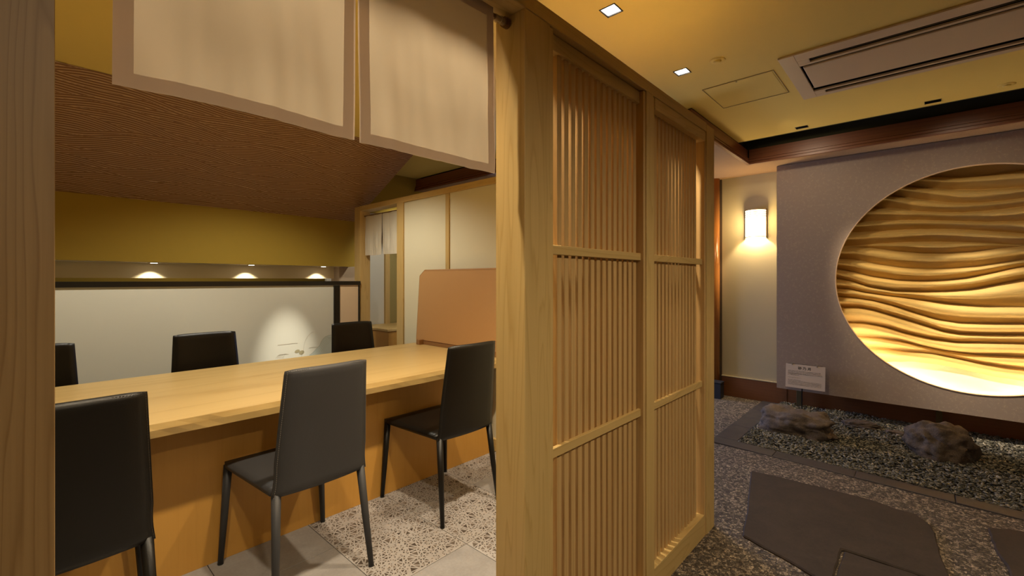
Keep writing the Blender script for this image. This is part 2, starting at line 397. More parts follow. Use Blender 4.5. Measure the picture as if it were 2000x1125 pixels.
for i in range(-2, 5):
    for j in range(-1, 8):
        x0 = .565+.455*(i-0); y0 = 1.66+.452*(j-1)
        x1, y1 = x0+.452, y0+.449
        x0c, x1c, y0c, y1c = max(x0, XL), min(x1, XR+.05), max(y0, .952), min(y1, YP)
        if x1c-x0c < .02 or y1c-y0c < .02: continue
        plain = (i, j) in PLAIN or y0c > 3.3
        t = Bx('tile', TILE if plain else TILEL, floor, x0c, x1c, y0c, y1c, -.02, 0, .001)
        if not plain and y0c < 2.45: inlay(t, x0c, x1c, y0c, y1c, .0006)
MB().box(XL, XR+.05, YP, 7.0, -.02, 0).build('plain_back_floor', TILE, floor)

# ------------------------------------------------------------------ room shell
cl = thing('ceiling', (0, 0, CEIL), kind='structure')
XC = 4.57; YC = 1.278; XCL = 3.40
def ceil_plate(x0, x1, y0, y1, holes):
    # a plate with rectangular holes, built from strips
    xs = sorted({x0, x1, *[h[0] for h in holes], *[h[1] for h in holes]}); ys = sorted({y0, y1, *[h[2] for h in holes], *[h[3] for h in holes]})
    mb = MB()
    for a_, b_ in zip(xs, xs[1:]):
        for c_, d_ in zip(ys, ys[1:]):
            cx, cy = (a_+b_)/2, (c_+d_)/2
            if any(h[0] < cx < h[1] and h[2] < cy < h[3] for h in holes): continue
            mb.add([(a_, c_, CEIL), (b_, c_, CEIL), (b_, d_, CEIL), (a_, d_, CEIL)], [(0, 1, 2, 3)])
    return mb
DLX = (.183, 1.048, 1.913, 2.778)
holes = [(x-.042, x+.042, DOWN_ROW-.042, DOWN_ROW+.042) for x in DLX]
AC = (2.9863, 3.7700, -.80, 0.6289)
holes += [(3.0211, 3.7352, -.76, 0.5951), (4.4420, 4.5042, 0.7159, 0.8038), (4.4420, 4.5042, -0.0961, -0.0092)]
mb = ceil_plate(-3.2, XC, -3.6, YC+.01, holes); mb.build('ceiling_board', CEILM, cl)
mb = ceil_plate(-3.2, XCL+.01, YC+.01, 4.95, []); mb.build('ceiling_board', CEILM, cl)
MB().box(-3.2, 7, -3.6, 7.4, CEIL+.25, CEIL+.3).build('ceiling_slab', COVE, cl)
MB().box(XC-.001, XC+.012, -3.6, YC+.01, CEIL-.001, CEIL+.012).build('ceiling_edge', COVE, cl)
SOF = 2.443
sf = thing('trim_1', (4.9, 2, SOF), kind='structure')
# lowered soffit beyond the cove (L-shaped)
MB().prism([(4.84, -3.6), (7, -3.6), (7, 7.4), (-3.2, 7.4), (-3.2, 4.95), (XCL, 4.95), (XCL, YC), (4.84, YC)], 'z', SOF, SOF+.02).build('soffit_board', SOFF, sf)
MB().box(4.87, 4.90, -3.6, 1.31, SOF+.02, CEIL+.25).build('cove_back_board', COVE, sf)
MB().box(XC-.10, 4.87, 1.309, 1.33, SOF+.02, CEIL+.25).build('cove_back_board', COVE, sf)
# cornice mouldings with ribs
PROF = [(0, .002), (0, .142), (.03, .142), (.03, .02), (.006, -.006), (-.022, -.006), (-.022, .008), (-.010, .010), (-.010, .018), (-.018, .020), (-.018, .034), (-.006, .036), (-.006, .044), (-.012, .046), (-.012, .056), (0, .058)]
cor = thing('trim_2', (4.84, 0, SOF), kind='structure')
MB().prism([(4.84+a_, SOF+b_) for a_, b_ in PROF], 'y', -3.6, YC-.012).build('cornice', WBROWNY, cor)
MB().prism([(YC+a_, SOF+b_) for a_, b_ in PROF], 'x', XCL-.012, 4.84).build('cornice', WBROWN, cor)
MB().prism([(XCL+a_, SOF+b_) for a_, b_ in PROF], 'y', YC+.012, 4.93).build('cornice', WBROWNY, cor)
# fix: prism along y maps (x, z) and along x maps (y, z)
wr = thing('wall_right', (5.36, 0, 0), kind='structure')
MB().box(5.36, 5.42, -3.6, 1.682, .22, SOF).build('wall_board', BEIGE, wr)
tag(MB().box(5.345, 5.42, 1.04, 1.682, 0, .218).build('baseboard_right', SKIRT, wr, bevel=.002))
tag(MB().box(5.338, 5.42, 1.04, 1.682, .218, .226).build('skirting_cap', BEIGE, wr))
MB().box(5.35, 5.42, -3.6, 1.04, 0, .24).build('shadowed_skirting', SKIRT, wr)
corner = MB().tube([(5.30, 1.745, 0), (5.30, 1.745, SOF)], .055, 20).build('corner_pillar', wood('polished_round_pillar', (.42, .17, .04), (.28, .09, .02), 'z', rough=.2), None, smooth=False)
corner.data.polygons.foreach_set('use_smooth', [len(p.vertices) == 4 for p in corner.data.polygons])
tag(corner, 'polished brown round pillar at the corner beyond the slatted screen', 'pillar')
MB().box(5.36, 5.42, 1.80, 7.4, 0, SOF).build('passage_wall', DARKW, wr)
Bx('pillar_jamb', DARKW, wr, 5.36, 5.42, 1.682, 1.80, 0, SOF)
wb = thing('wall_back', (0, 4.8, 0), kind='structure')
# mustard valance wall above the partition, open slot below it, board behind
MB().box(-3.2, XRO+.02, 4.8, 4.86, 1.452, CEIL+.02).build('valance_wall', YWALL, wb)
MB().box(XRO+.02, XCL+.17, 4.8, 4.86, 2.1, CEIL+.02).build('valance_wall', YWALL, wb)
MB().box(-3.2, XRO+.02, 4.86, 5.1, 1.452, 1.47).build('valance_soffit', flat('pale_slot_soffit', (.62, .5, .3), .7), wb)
MB().box(-3.2, XR+.03, 5.08, 5.12, 1.318, 1.452).build('lit_fascia_board', flat('cream_fascia', (.72, .60, .36), .6), wb)
MB().box(XR+.03, XR+.32, 4.95, 5.15, 0, 1.452).build('slot_end_jamb', flat('mauve_jamb', (.40, .30, .2), .7), wb)
wf = thing('wall_far', (0, 7.4, 0), kind='structure')
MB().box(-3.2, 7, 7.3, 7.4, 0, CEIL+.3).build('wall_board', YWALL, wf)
wl = thing('wall_left', (-3.2, 0, 0), kind='structure')
MB().box(-3.3, -3.2, -3.6, 7.4, 0, CEIL+.3).build('wall_board', flat('left_room_wall', (.5, .36, .15), .9), wl)
wn = thing('wall_near', (0, -3.6, 0), kind='structure')
MB().box(-3.3, 7, -3.7, -3.6, 0, CEIL+.3).build('wall_board', flat('near_room_wall', (.45, .32, .14), .9), wn)
wp = thing('wall_passage', (7, 0, 0), kind='structure')
MB().box(6.9, 7.0, -3.6, 7.4, 0, CEIL+.3).build('wall_board', DARKW, wp)

# ------------------------------------------------------------------ grey panel wall with the round opening
CYc, CZc, CR = -.31, 1.304, .912
rp = thing('round_window_panel', (5.1, 0, .222), 'grey speckled wall panel with a large round opening over the gravel bed', 'panel')
py1, py0, pz0, pz1 = 1.081, -1.72, .222, SOF-.003
n = 144; ring = [(CYc+CR*math.cos(2*PI*k/n), CZc+CR*math.sin(2*PI*k/n)) for k in range(n)]
outer = []
for yy, zz in ring:
    dy, dz = yy-CYc, zz-CZc
    t = min((py1-CYc)/dy if dy > 1e-9 else 9e9, (py0-CYc)/dy if dy < -1e-9 else 9e9, (pz1-CZc)/dz if dz > 1e-9 else 9e9, (pz0-CZc)/dz if dz < -1e-9 else 9e9)
    outer.append([CYc+dy*t, CZc+dz*t])
for cy_, cz_ in ((py1, pz1), (py1, pz0), (py0, pz1), (py0, pz0)):     # snap nearest samples to the corners
    i = min(range(n), key=lambda i: (outer[i][0]-cy_)**2+(outer[i][1]-cz_)**2); outer[i] = [cy_, cz_]
mb = MB(); TH = .03
vs = [(5.10, *p) for p in ring]+[(5.10, *p) for p in outer]+[(5.10+TH, *p) for p in ring]+[(5.10+TH, *p) for p in outer]
fs = []
for k in range(n):
    j = (k+1) % n
    fs += [(k, j, n+j, n+k), (2*n+k, 3*n+k, 3*n+j, 2*n+j), (k, 2*n+k, 2*n+j, j), (n+k, n+j, 3*n+j, 3*n+k)]
mb.add(vs, fs).build('panel_board', PANEL, rp)
# slim pale edge trim of the opening
mb = MB(); tr_ = []
for r_, x_ in ((CR, 5.096), (CR-.004, 5.096), (CR-.004, 5.133), (CR, 5.133)):
    tr_.append([(x_, CYc+r_*math.cos(2*PI*k/n), CZc+r_*math.sin(2*PI*k/n)) for k in range(n)])
vs = sum(tr_, []); fs = []
for a_ in range(4):
    b_ = (a_+1) % 4
    for k in range(n): fs.append((a_*n+k, a_*n+(k+1) % n, b_*n+(k+1) % n, b_*n+k))
mb.add(vs, fs).build('rim_trim', flat('pale_edge_trim', (.85, .6, .38), .4), rp)
Bx('hidden_bracket', WBROWN, rp, 5.13, 5.345, .80, .84, .24, .32)
Bx('hidden_bracket', WBROWN, rp, 5.13, 5.345, -.30, -.26, .24, .32)
# small feet under the panel that the photo shows in the shade
Bx('foot', flat('olive_foot', (.10, .07, .02), .8), rp, 5.26, 5.30, .90, .94, 0, .24)
Bx('foot', flat('olive_foot_b', (.10, .07, .02), .8), rp, 5.26, 5.30, -.12, -.08, 0, .24)

# sand relief behind it, creases measured in the photo
Zp = lambda x, y: (1600+x/2.25, 300+y/2.25)
CR_ = [
 [(-60, 60), (300, 62), (480, 60), (600, 48), (700, 20), (900, 10), (1100, 0)],
 [(0, 105), (500, 100), (620, 100), (750, 90), (900, 70), (1100, 45)],
 [(0, 120), (200, 125), (385, 140), (480, 150), (560, 157), (700, 158), (800, 152), (900, 146), (1100, 135)],
 [(0, 160), (310, 180), (400, 195), (500, 208), (600, 217), (700, 216), (800, 208), (900, 195), (1100, 170)],
 [(0, 228), (240, 235), (330, 240), (430, 253), (540, 258), (640, 258), (750, 250), (850, 238), (900, 232), (1100, 215)],
 [(0, 305), (170, 300), (300, 293), (450, 291), (600, 296), (750, 300), (900, 296), (1100, 285)],
 [(0, 350), (120, 347), (250, 340), (400, 333), (500, 330), (600, 332), (750, 340), (900, 350), (1100, 365)],
 [(0, 408), (100, 408), (160, 405), (230, 398), (400, 388), (600, 387), (750, 392), (860, 400), (900, 400), (1100, 392)],
 [(0, 412), (100, 412), (160, 411), (230, 414), (330, 427), (450, 437), (560, 438), (680, 430), (800, 415), (900, 407), (1100, 398)],
 [(0, 456), (85, 462), (150, 464), (250, 485), (370, 502), (480, 508), (600, 503), (700, 495), (800, 480), (900, 465), (1100, 445)],
 [(0, 500), (75, 506), (130, 515), (230, 540), (350, 557), (450, 560), (550, 557), (650, 547), (750, 527), (850, 505), (900, 497), (1100, 475)],
 [(0, 540), (75, 548), (140, 560), (220, 585), (330, 603), (450, 607), (560, 605), (680, 595), (780, 575), (900, 553), (1100, 520)],
 [(0, 590), (75, 592), (130, 595), (200, 610), (300, 625), (400, 637), (500, 650), (600, 662), (720, 672), (900, 675), (1100, 676)],
 [(0, 620), (80, 628), (160, 635), (240, 647), (330, 670), (420, 700), (520, 730), (620, 745), (750, 748), (900, 748), (1100, 748)],
 [(0, 675), (95, 675), (170, 675), (240, 688), (330, 715), (430, 745), (540, 780), (620, 793), (750, 797), (900, 797), (1100, 797)],
 [(0, 742), (130, 742), (200, 745), (280, 760), (380, 790), (480, 812), (600, 830), (720, 832), (900, 835), (1100, 838)],
 [(0, 800), (170, 803), (250, 808), (350, 822), (450, 848), (560, 870), (680, 885), (800, 890), (900, 895), (1100, 903)],
 [(0, 850), (215, 853), (300, 858), (380, 868), (500, 880), (600, 900), (720, 925), (820, 940), (900, 948), (1100, 965)],
 [(0, 915), (290, 918), (400, 915), (520, 928), (640, 952), (760, 980), (900, 1002), (1100, 1040)]]
XRel = 5.335
ny, nz = 150, 460
ys = np.linspace(.66, -1.30, ny)
crease = []
for c_ in CR_:
    pp = [P(*Zp(*q), X=XRel-.03) for q in c_]
    yy = np.array([p.y for p in pp]); zz = np.array([p.z for p in pp]); o_ = np.argsort(yy)
    crease.append(np.interp(ys, yy[o_], zz[o_]))
crease = np.array(crease)
for _ in range(3):      # soften polyline corners
    crease[:, 1:-1] = (crease[:, :-2]+2*crease[:, 1:-1]+crease[:, 2:])/4
ztop, G, BED = 2.36, [], []
zz = np.linspace(0, 1, nz)
for i, y_ in enumerate(ys):
    cz = crease[:, i].copy()
    zb = cz[-1]; zs = ztop+(zb-ztop)*zz; h = np.zeros(nz)
    cz_ = np.concatenate([[ztop], cz])
    for a_, b_ in zip(cz_, cz_[1:]):
        sp = a_-b_
        if sp < .004: continue
        s_ = (a_-zs)/sp; mk = (s_ >= 0) & (s_ < 1)
        A = min(.080, sp*.82)
        ss = np.clip(s_, 0, 1); pk = .36
        up = np.sin(PI/2*np.clip(ss/pk, 0, 1))**.8; dn = np.clip((1-ss)/(1-pk), 0, 1)
        dn = np.where(dn > .75, 1-(1-dn)**2*2-(.0), dn*1.0+(.875-.75)*dn/.75)
        h = np.where(mk, A*np.where(ss < pk, up, dn), h)
    col_ = []
    for z_, hh in zip(zs, h):
        nn_ = noise.noise((y_*9, z_*30, 1.3))*.003+noise.noise((y_*40, z_*90, 4))*.0012
        col_.append((XRel-hh-nn_, y_, z_))
    # bed in front of the lowest ridge, falling gently to the panel
    zr = .352
    bed_ = []
    for t in np.linspace(0, 1, 15):
        x_ = XRel-.20*t; z_ = zb+(zr-zb)*(t**.8)
        bed_.append((x_, y_, z_+noise.noise((y_*12, x_*30, 7))*.003))
    G.append(col_); BED.append(bed_)
rel = thing('sand_wave_relief', (XRel, CYc, .35), 'yellow plaster relief of flowing sand waves inside the round opening', 'relief')
mb = MB().grid(G); o = mb.build('wave_surface', SAND, rel, smooth=True, recalc=False)
if sum(p.normal.x for p in o.data.polygons) > 0: o.data.flip_normals()
SANDB = flat('pale_sand', (.86, .76, .52), .95, noise_amt=.1, nscale=60, bump_s=.3, bscale=300)
o = MB().grid(BED).build('sand_bed', SANDB, rel, smooth=True, recalc=False)
if sum(p.normal.z for p in o.data.polygons) < 0: o.data.flip_normals()
MB().box(5.15, 5.355, .665, .69, .36, 2.36).build('side_return', SAND, rel)
MB().box(5.15, 5.355, -1.33, -1.305, .36, 2.36).build('side_return', SAND, rel)
MB().box(5.15, 5.355, -1.305, .665, 2.36, 2.39).build('top_return', SAND, rel)
# led strip tucked behind the lower rim
pts = [(5.150, CYc+(CR+.022)*math.cos(q), CZc+(CR+.022)*math.sin(q)) for q in np.linspace(math.radians(-148), math.radians(-32), 60)]
led = MB().tube(pts, .005, 6).build('led_strip', STRIP, rp)
led['label'] = 'hidden warm light strip behind the lower rim'

# ------------------------------------------------------------------ booth frame (front)
bf = thing('booth_frame', (1.2, .87, 0), 'pale timber post and beam frame around the doorway of the dining booth', 'booth frame')
BT, BB = 2.102, 2.056
Bx('post', WPOST, bf, -.095, .026, Y0-.006, YB, 0, BB, .0008)['label'] = 'post at the left edge with bold brown grain'
Bx('post', WZ, bf, .938, 1.053, Y0, YB, 0, BB, .002)
Bx('mullion', WZ, bf, 1.679, 1.739, Y0, YB-.02, 0, BB, .0015)
Bx('post', WZ, bf, 2.352, 2.464, Y0, YB, 0, BT-.006, .002)
Bx('beam', WX, bf, -.92, 2.351, Y0, YB, BB, BT, .002)
Bx('wall_panel', WHITEP, bf, -.86, -.095, .86, .88, 0, BB, 0)
Bx('post', WZ, bf, -.93, -.86, Y0, YB, 0, BB, .002)
# latticed panels
def lattice(x0, x1, first, nsl, pitch, yf, label, headz, ytop):
    t = thing('lattice_panel', ((x0+x1)/2, .86, 0), label, 'lattice panel', 'lattice panels beside the booth doorway')
    sw = .018; swd = .0245
    Bx('stile', WZ, t, x0, x0+sw, yf, yf+.05, 0, BB-.003)
    Bx('stile', WSL, t, x1-sw, x1, yf, yf+.05, 0, BB-.003)
    Bx('top_rail', WX, t, x0+sw, x1-sw, ytop, yf+.05, headz, BB-.003)
    Bx('bottom_rail', WX, t, x0+sw, x1-sw, yf, yf+.05, 0, .108)
    base = None
    for k in range(nsl):
        xr = first+k*pitch
        if base is None:
            base = Bx('slat', WSL, t, xr-.0232, xr, .842, .868, .108, headz, .0008)
        else:
            o = base.copy(); COL.objects.link(o); o.location.x += k*pitch
    for z0, z1 in ((1.378, 1.407), (.757, .787)):
        Bx('cross_rail', WX, t, x0+sw, x1-sw, .828, .8418, z0, z1)
        Bx('cross_rail', WX, t, x0+sw, x1-sw, .8702, .884, z0, z1)
    return t
lattice(1.054, 1.678, 1.1487, 14, .0384, .8165, 'vertical slatted lattice panel nearest the corner post', 2.004, .833)
lattice(1.740, 2.351, 1.798, 14, .0377, .8165, 'vertical slatted lattice panel farther from the doorway', 2.004, .8135)

# ------------------------------------------------------------------ white side wall of the booth
ws = thing('wall_side', (XR, 2.7, 0), kind='structure')
TR = 2.087
Bx('post', WZ, ws, XR, XRO, 4.425, 4.54, 0, TR-.001)
Bx('post', WZ, ws, XR, XRO, 3.623, 3.728, 0, TR-.05)
Bx('top_rail', WY, ws, XR, XRO, .93, 4.424, TR-.05, TR)
for y0_, y1_ in ((2.998, 3.622), (1.95, 2.949), (.93, 1.90)):
    Bx('white_panel', WHITEP, ws, XR+.015, XRO-.015, y0_, y1_, .09, TR-.051, 0)
for y0_ in (2.95, 1.90):
    Bx('batten', WZ, ws, XR+.004, XRO-.004, y0_, y0_+.047, .09, TR-.051)
Bx('skirting', WY, ws, XR-.004, XRO, .93, 3.622, 0, .09)
MB().box(XL-.05, XL, .93, YP, 0, TR).build('side_board', WHITEP, thing('wall_booth_left', (XL, 2.7, 0), kind='structure'))
# rooms beyond the little doorway
wd = thing('wall_doorway', (3.4, 5.6, 0), kind='structure')
Bx('pale_board', flat('pale_grey_board', (.60, .58, .50), .7), wd, 2.60, 3.43, 5.60, 5.64, 0, SOF)
Bx('door_post', WZ, wd, 3.43, 3.50, 5.56, 5.64, 0, SOF)
Bx('olive_board', flat('olive_wall', (.35, .28, .10), .8), wd, 3.50, 4.6, 5.60, 5.64, 0, SOF)
cb = thing('low_cabinet', (3.35, 5.2, 0), 'low pale wooden box cabinet seen through the small curtained doorway', 'cabinet')
Bx('body', WBASE, cb, 3.05, 3.70, 4.88, 5.58, 0, .66, .003)
Bx('top_board', WY, cb, 3.03, 3.72, 4.87, 5.58, .661, .69, .003)

# ------------------------------------------------------------------ sloping combed clay panel
wvp = thing('sloping_wave_panel', (1, 4.6, 1.975), 'sloping brown clay panel combed with flowing wave lines above the booth', 'panel')
yb_, zb_, yt_, zt_ = 4.797, 1.970, 3.7846, CEIL-.001
L_ = math.hypot(yt_-yb_, zt_-zb_); nx, nv = 440, 380
nvec = Vector((0, -(zt_-zb_), -(yb_-yt_))).normalized()
xs = np.linspace(-1.2, 2.6824, nx); sv = np.linspace(0, L_, nv)
XX, VV = np.meshgrid(xs, sv)
# layered wave fronts: a point belongs to the first front whose crest lies above it
best = np.full(XX.shape, 1e9); hgt = np.zeros(XX.shape)
pitch = .0195
rs = np.random.default_rng(3)
base_l = np.arange(-.15, L_+.35, .062)
idx = np.zeros(XX.shape, int)
D = np.full(XX.shape, 1e9)
for k, b0 in enumerate(base_l):
    ph, ph2, am, wl_ = rs.uniform(0, 6.3), rs.uniform(0, 6.3), rs.uniform(.028, .050), rs.uniform(.95, 1.6)
    cr_ = b0+am*np.sin(XX*2*PI/wl_+ph)+.012*np.sin(XX*2*PI/.55+ph2)
    d = cr_-VV
    mk = (d >= 0) & (D > 1e8)
    D = np.where(mk, d, D)
ridge = np.power(np.clip(np.cos(2*PI*D/pitch), 0, 1), 2.4)
rv = ridge.ravel()
XT = 2.6824
keep_x = lambda s_: 2.555+(XT-2.555)*s_/L_
mb = MB(); G = []
for j in range(nv):
    s_ = sv[j]; row = []
    py_, pz_ = yb_+(yt_-yb_)*s_/L_, zb_+(zt_-zb_)*s_/L_
    xe = keep_x(s_)
    for i in range(nx):
        x_ = min(XX[j, i], xe); hh = .0030*ridge[j, i] if XX[j, i] < xe else 0
        p = Vector((x_, py_, pz_))+nvec*hh; row.append(p)
    G.append(row)
o = mb.grid(G).build('combed_surface', CLAY, wvp, smooth=True, recalc=False)
at = o.data.attributes.new('ridge', 'FLOAT', 'POINT'); at.data.foreach_set('value', rv.tolist())
if sum(p.normal.y for p in o.data.polygons) > 0: o.data.flip_normals()
mb = MB(); mb.add([(-1.2, yb_+.002, zb_), (2.555, yb_+.002, zb_), (-1.2, yt_+.004, zt_), (XT, yt_+.004, zt_), (-1.2, 4.799, zt_), (XT, 4.799, zt_)], [(0, 2, 3, 1), (0, 1, 5, 4), (2, 4, 5, 3), (1, 3, 5), (0, 4, 2)])
mb.build('backing', flat('clay_backing', (.2, .09, .02), .9), wvp)

# ------------------------------------------------------------------ low partition with ink drawing
pt = thing('low_partition', (1, YP, 0), 'low white partition with black rail and faint ink drawing behind the far chairs', 'partition')
Bx('top_rail', BLACK, pt, XL, XR-.006, YP-.02, YP+.02, 1.248, 1.289)
Bx('upright', BLACK, pt, 2.125, 2.186, YP-.019, YP+.019, 0, 1.247)
Bx('upright', BLACK, pt, 2.394, 2.406, YP-.019, YP+.019, 0, 1.247)
Bx('white_panel', GREYP, pt, XL, 2.124, YP-.006, YP+.008, .0, 1.247, 0)
Bx('end_panel', flat('peach_end_panel', (.74, .56, .36), .5), pt, 2.187, 2.393, YP-.006, YP+.008, 0, 1.247, 0)
yd = YP-.0075
def stroke(mb, pts, wdt):
    for a_, b_ in zip(pts, pts[1:]):
        d = Vector((b_[0]-a_[0], b_[1]-a_[1])); 
        if d.length < 1e-6: continue
        nn_ = Vector((-d.y, d.x)).normalized()*wdt/2
        mb.add([(a_[0]+nn_.x, yd, a_[1]+nn_.y), (a_[0]-nn_.x, yd, a_[1]-nn_.y), (b_[0]-nn_.x, yd, b_[1]-nn_.y), (b_[0]+nn_.x, yd, b_[1]+nn_.y)], [(0, 1, 2, 3)])
def pq(x, y):                    # zoomed drawing coordinates to the partition plane
    p = P(540+x/11.11, 600+y/11.11, Y=YP); return (p.x, p.z)
mb = MB()
stroke(mb, [pq(*q) for q in ((800, 535), (740, 560), (680, 620), (630, 700), (600, 780), (585, 850), (575, 940), (540, 1050), (530, 1150))], .0022)
stroke(mb, [pq(*q) for q in ((450, 780), (350, 785), (250, 798), (100, 815), (20, 822))], .004)
stroke(mb, [pq(*q) for q in ((880, 865), (800, 868), (700, 885))], .003)
for k in range(7):
    stroke(mb, [pq(-20+k*26, 1110), pq(20+k*26, 1050-6*k), pq(80+k*30, 1020)], .0022)
mb.build('ink_strokes', flat('faint_ink', (.40, .35, .27), .7), pt, recalc=False)
for cx, cy, rx, ry, rot in ((445, 955, 58, 34, -.35), (538, 980, 60, 42, -.45)):
    mb = MB(); pts = []
    for k in range(18):
        q = 2*PI*k/18; a_, b_ = rx*math.cos(q), ry*math.sin(q); pts.append(pq(cx+a_*math.cos(rot)-b_*math.sin(rot), cy+a_*math.sin(rot)+b_*math.cos(rot)))
    mb.add([(p[0], yd, p[1]) for p in pts], [tuple(range(18))]); mb.build('painted_leaf', WASH, pt, recalc=False)
mb = MB(); hill = [(700, 1045), (780, 985), (860, 900), (930, 830), (960, 760), (1000, 690), (1060, 635), (1180, 600), (1240, 600), (1290, 680), (1290, 1300), (500, 1300)]
mb.add([(pq(*q)[0], yd+.0004, pq(*q)[1]) for q in hill], [tuple(range(len(hill)))]); mb.build('painted_hill', WASHG, pt, recalc=False)
mb = MB(); stroke(mb, [pq(*q) for q in hill[:9]], .004)
for k in range(26):
    t = k/25; x_ = 730+ (1290-730)*t**.9; yy = np.interp(x_, [700, 860, 960, 1060, 1290], [1045, 900, 760, 635, 620])
    stroke(mb, [pq(x_-10, yy+25), pq(x_+35, yy+28), pq(x_+70, yy+60), pq(x_+95, yy+115)], .0016)
mb.build('hill_hatching', WASHL, pt, recalc=False)

# ------------------------------------------------------------------ table
tb = thing('dining_table', (.8, 2.75, 0), 'long thick pale wooden counter table running through the booth', 'table')
TZ, TF, TBk = .745, 2.18, 3.315
nxs = 60; Gt = []
xs_ = np.linspace(-.88, XR-.006, nxs)
top_f = [(x_, TF+.004*noise.noise((x_*3, 0, 0)), TZ) for x_ in xs_]
mid_f = [(x_, TF-.004+.007*noise.noise((x_*9, 5, 0)), TZ-.024) for x_ in xs_]
low_f = [(x_, TF+.006*noise.noise((x_*6, 9, 0))+.003, TZ-.055) for x_ in xs_]
top_b = [(x_, TBk, TZ) for x_ in xs_]; low_b = [(x_, TBk, TZ-.055) for x_ in xs_]
mb = MB().grid([top_b, top_f, mid_f, low_f, low_b, top_b])
b0 = len(mb.v)//6
n6 = nxs
mb.f.append((0, n6, 2*n6, 3*n6, 4*n6)); mb.f.append((n6-1, 5*n6-1, 4*n6-1, 3*n6-1, 2*n6-1))
mb.build('tabletop', WTOP, tb)
Bx('base', WBASE, tb, -.86, XR-.03, 2.402, 2.95, 0, TZ-.056, .001)

# board standing at the end of the table
sb = thing('table_screen', (2.34, 2.75, TZ), 'orange tan woven board screen with clipped corners standing on the table end', 'screen')
yl, yr = 3.283, 2.17
prof = [(yr, .782), (yl, .782), (yl-.05, 1.335), (yl-.115, 1.380), (yr+.115, 1.380), (yr+.05, 1.335)]
MB().prism(prof, 'x', 2.330, 2.346).build('woven_board', TAN, sb)
mb = MB()
for a_, b_ in zip(prof, prof[1:]+prof[:1]):
    mb.tube([(2.338, *a_), (2.338, *b_)], .0095, 4)
mb.build('edge_banding', wood('board_edge_wood', (.40, .20, .06), (.3, .14, .04), 'y'), sb)
for yy in (3.20, 2.27):
    Bx('foot_block', wood('foot_block_wood', (.34, .17, .055), (.22, .10, .03), 'x'), sb, 2.285, 2.391, yy-.022, yy+.022, TZ+.0005, TZ+.042, .002)
Bx('foot_rail', wood('foot_rail_wood', (.30, .15, .05), (.2, .09, .03), 'y'), sb, 2.328, 2.348, 2.29, 3.18, TZ+.0005, TZ+.03, .001)

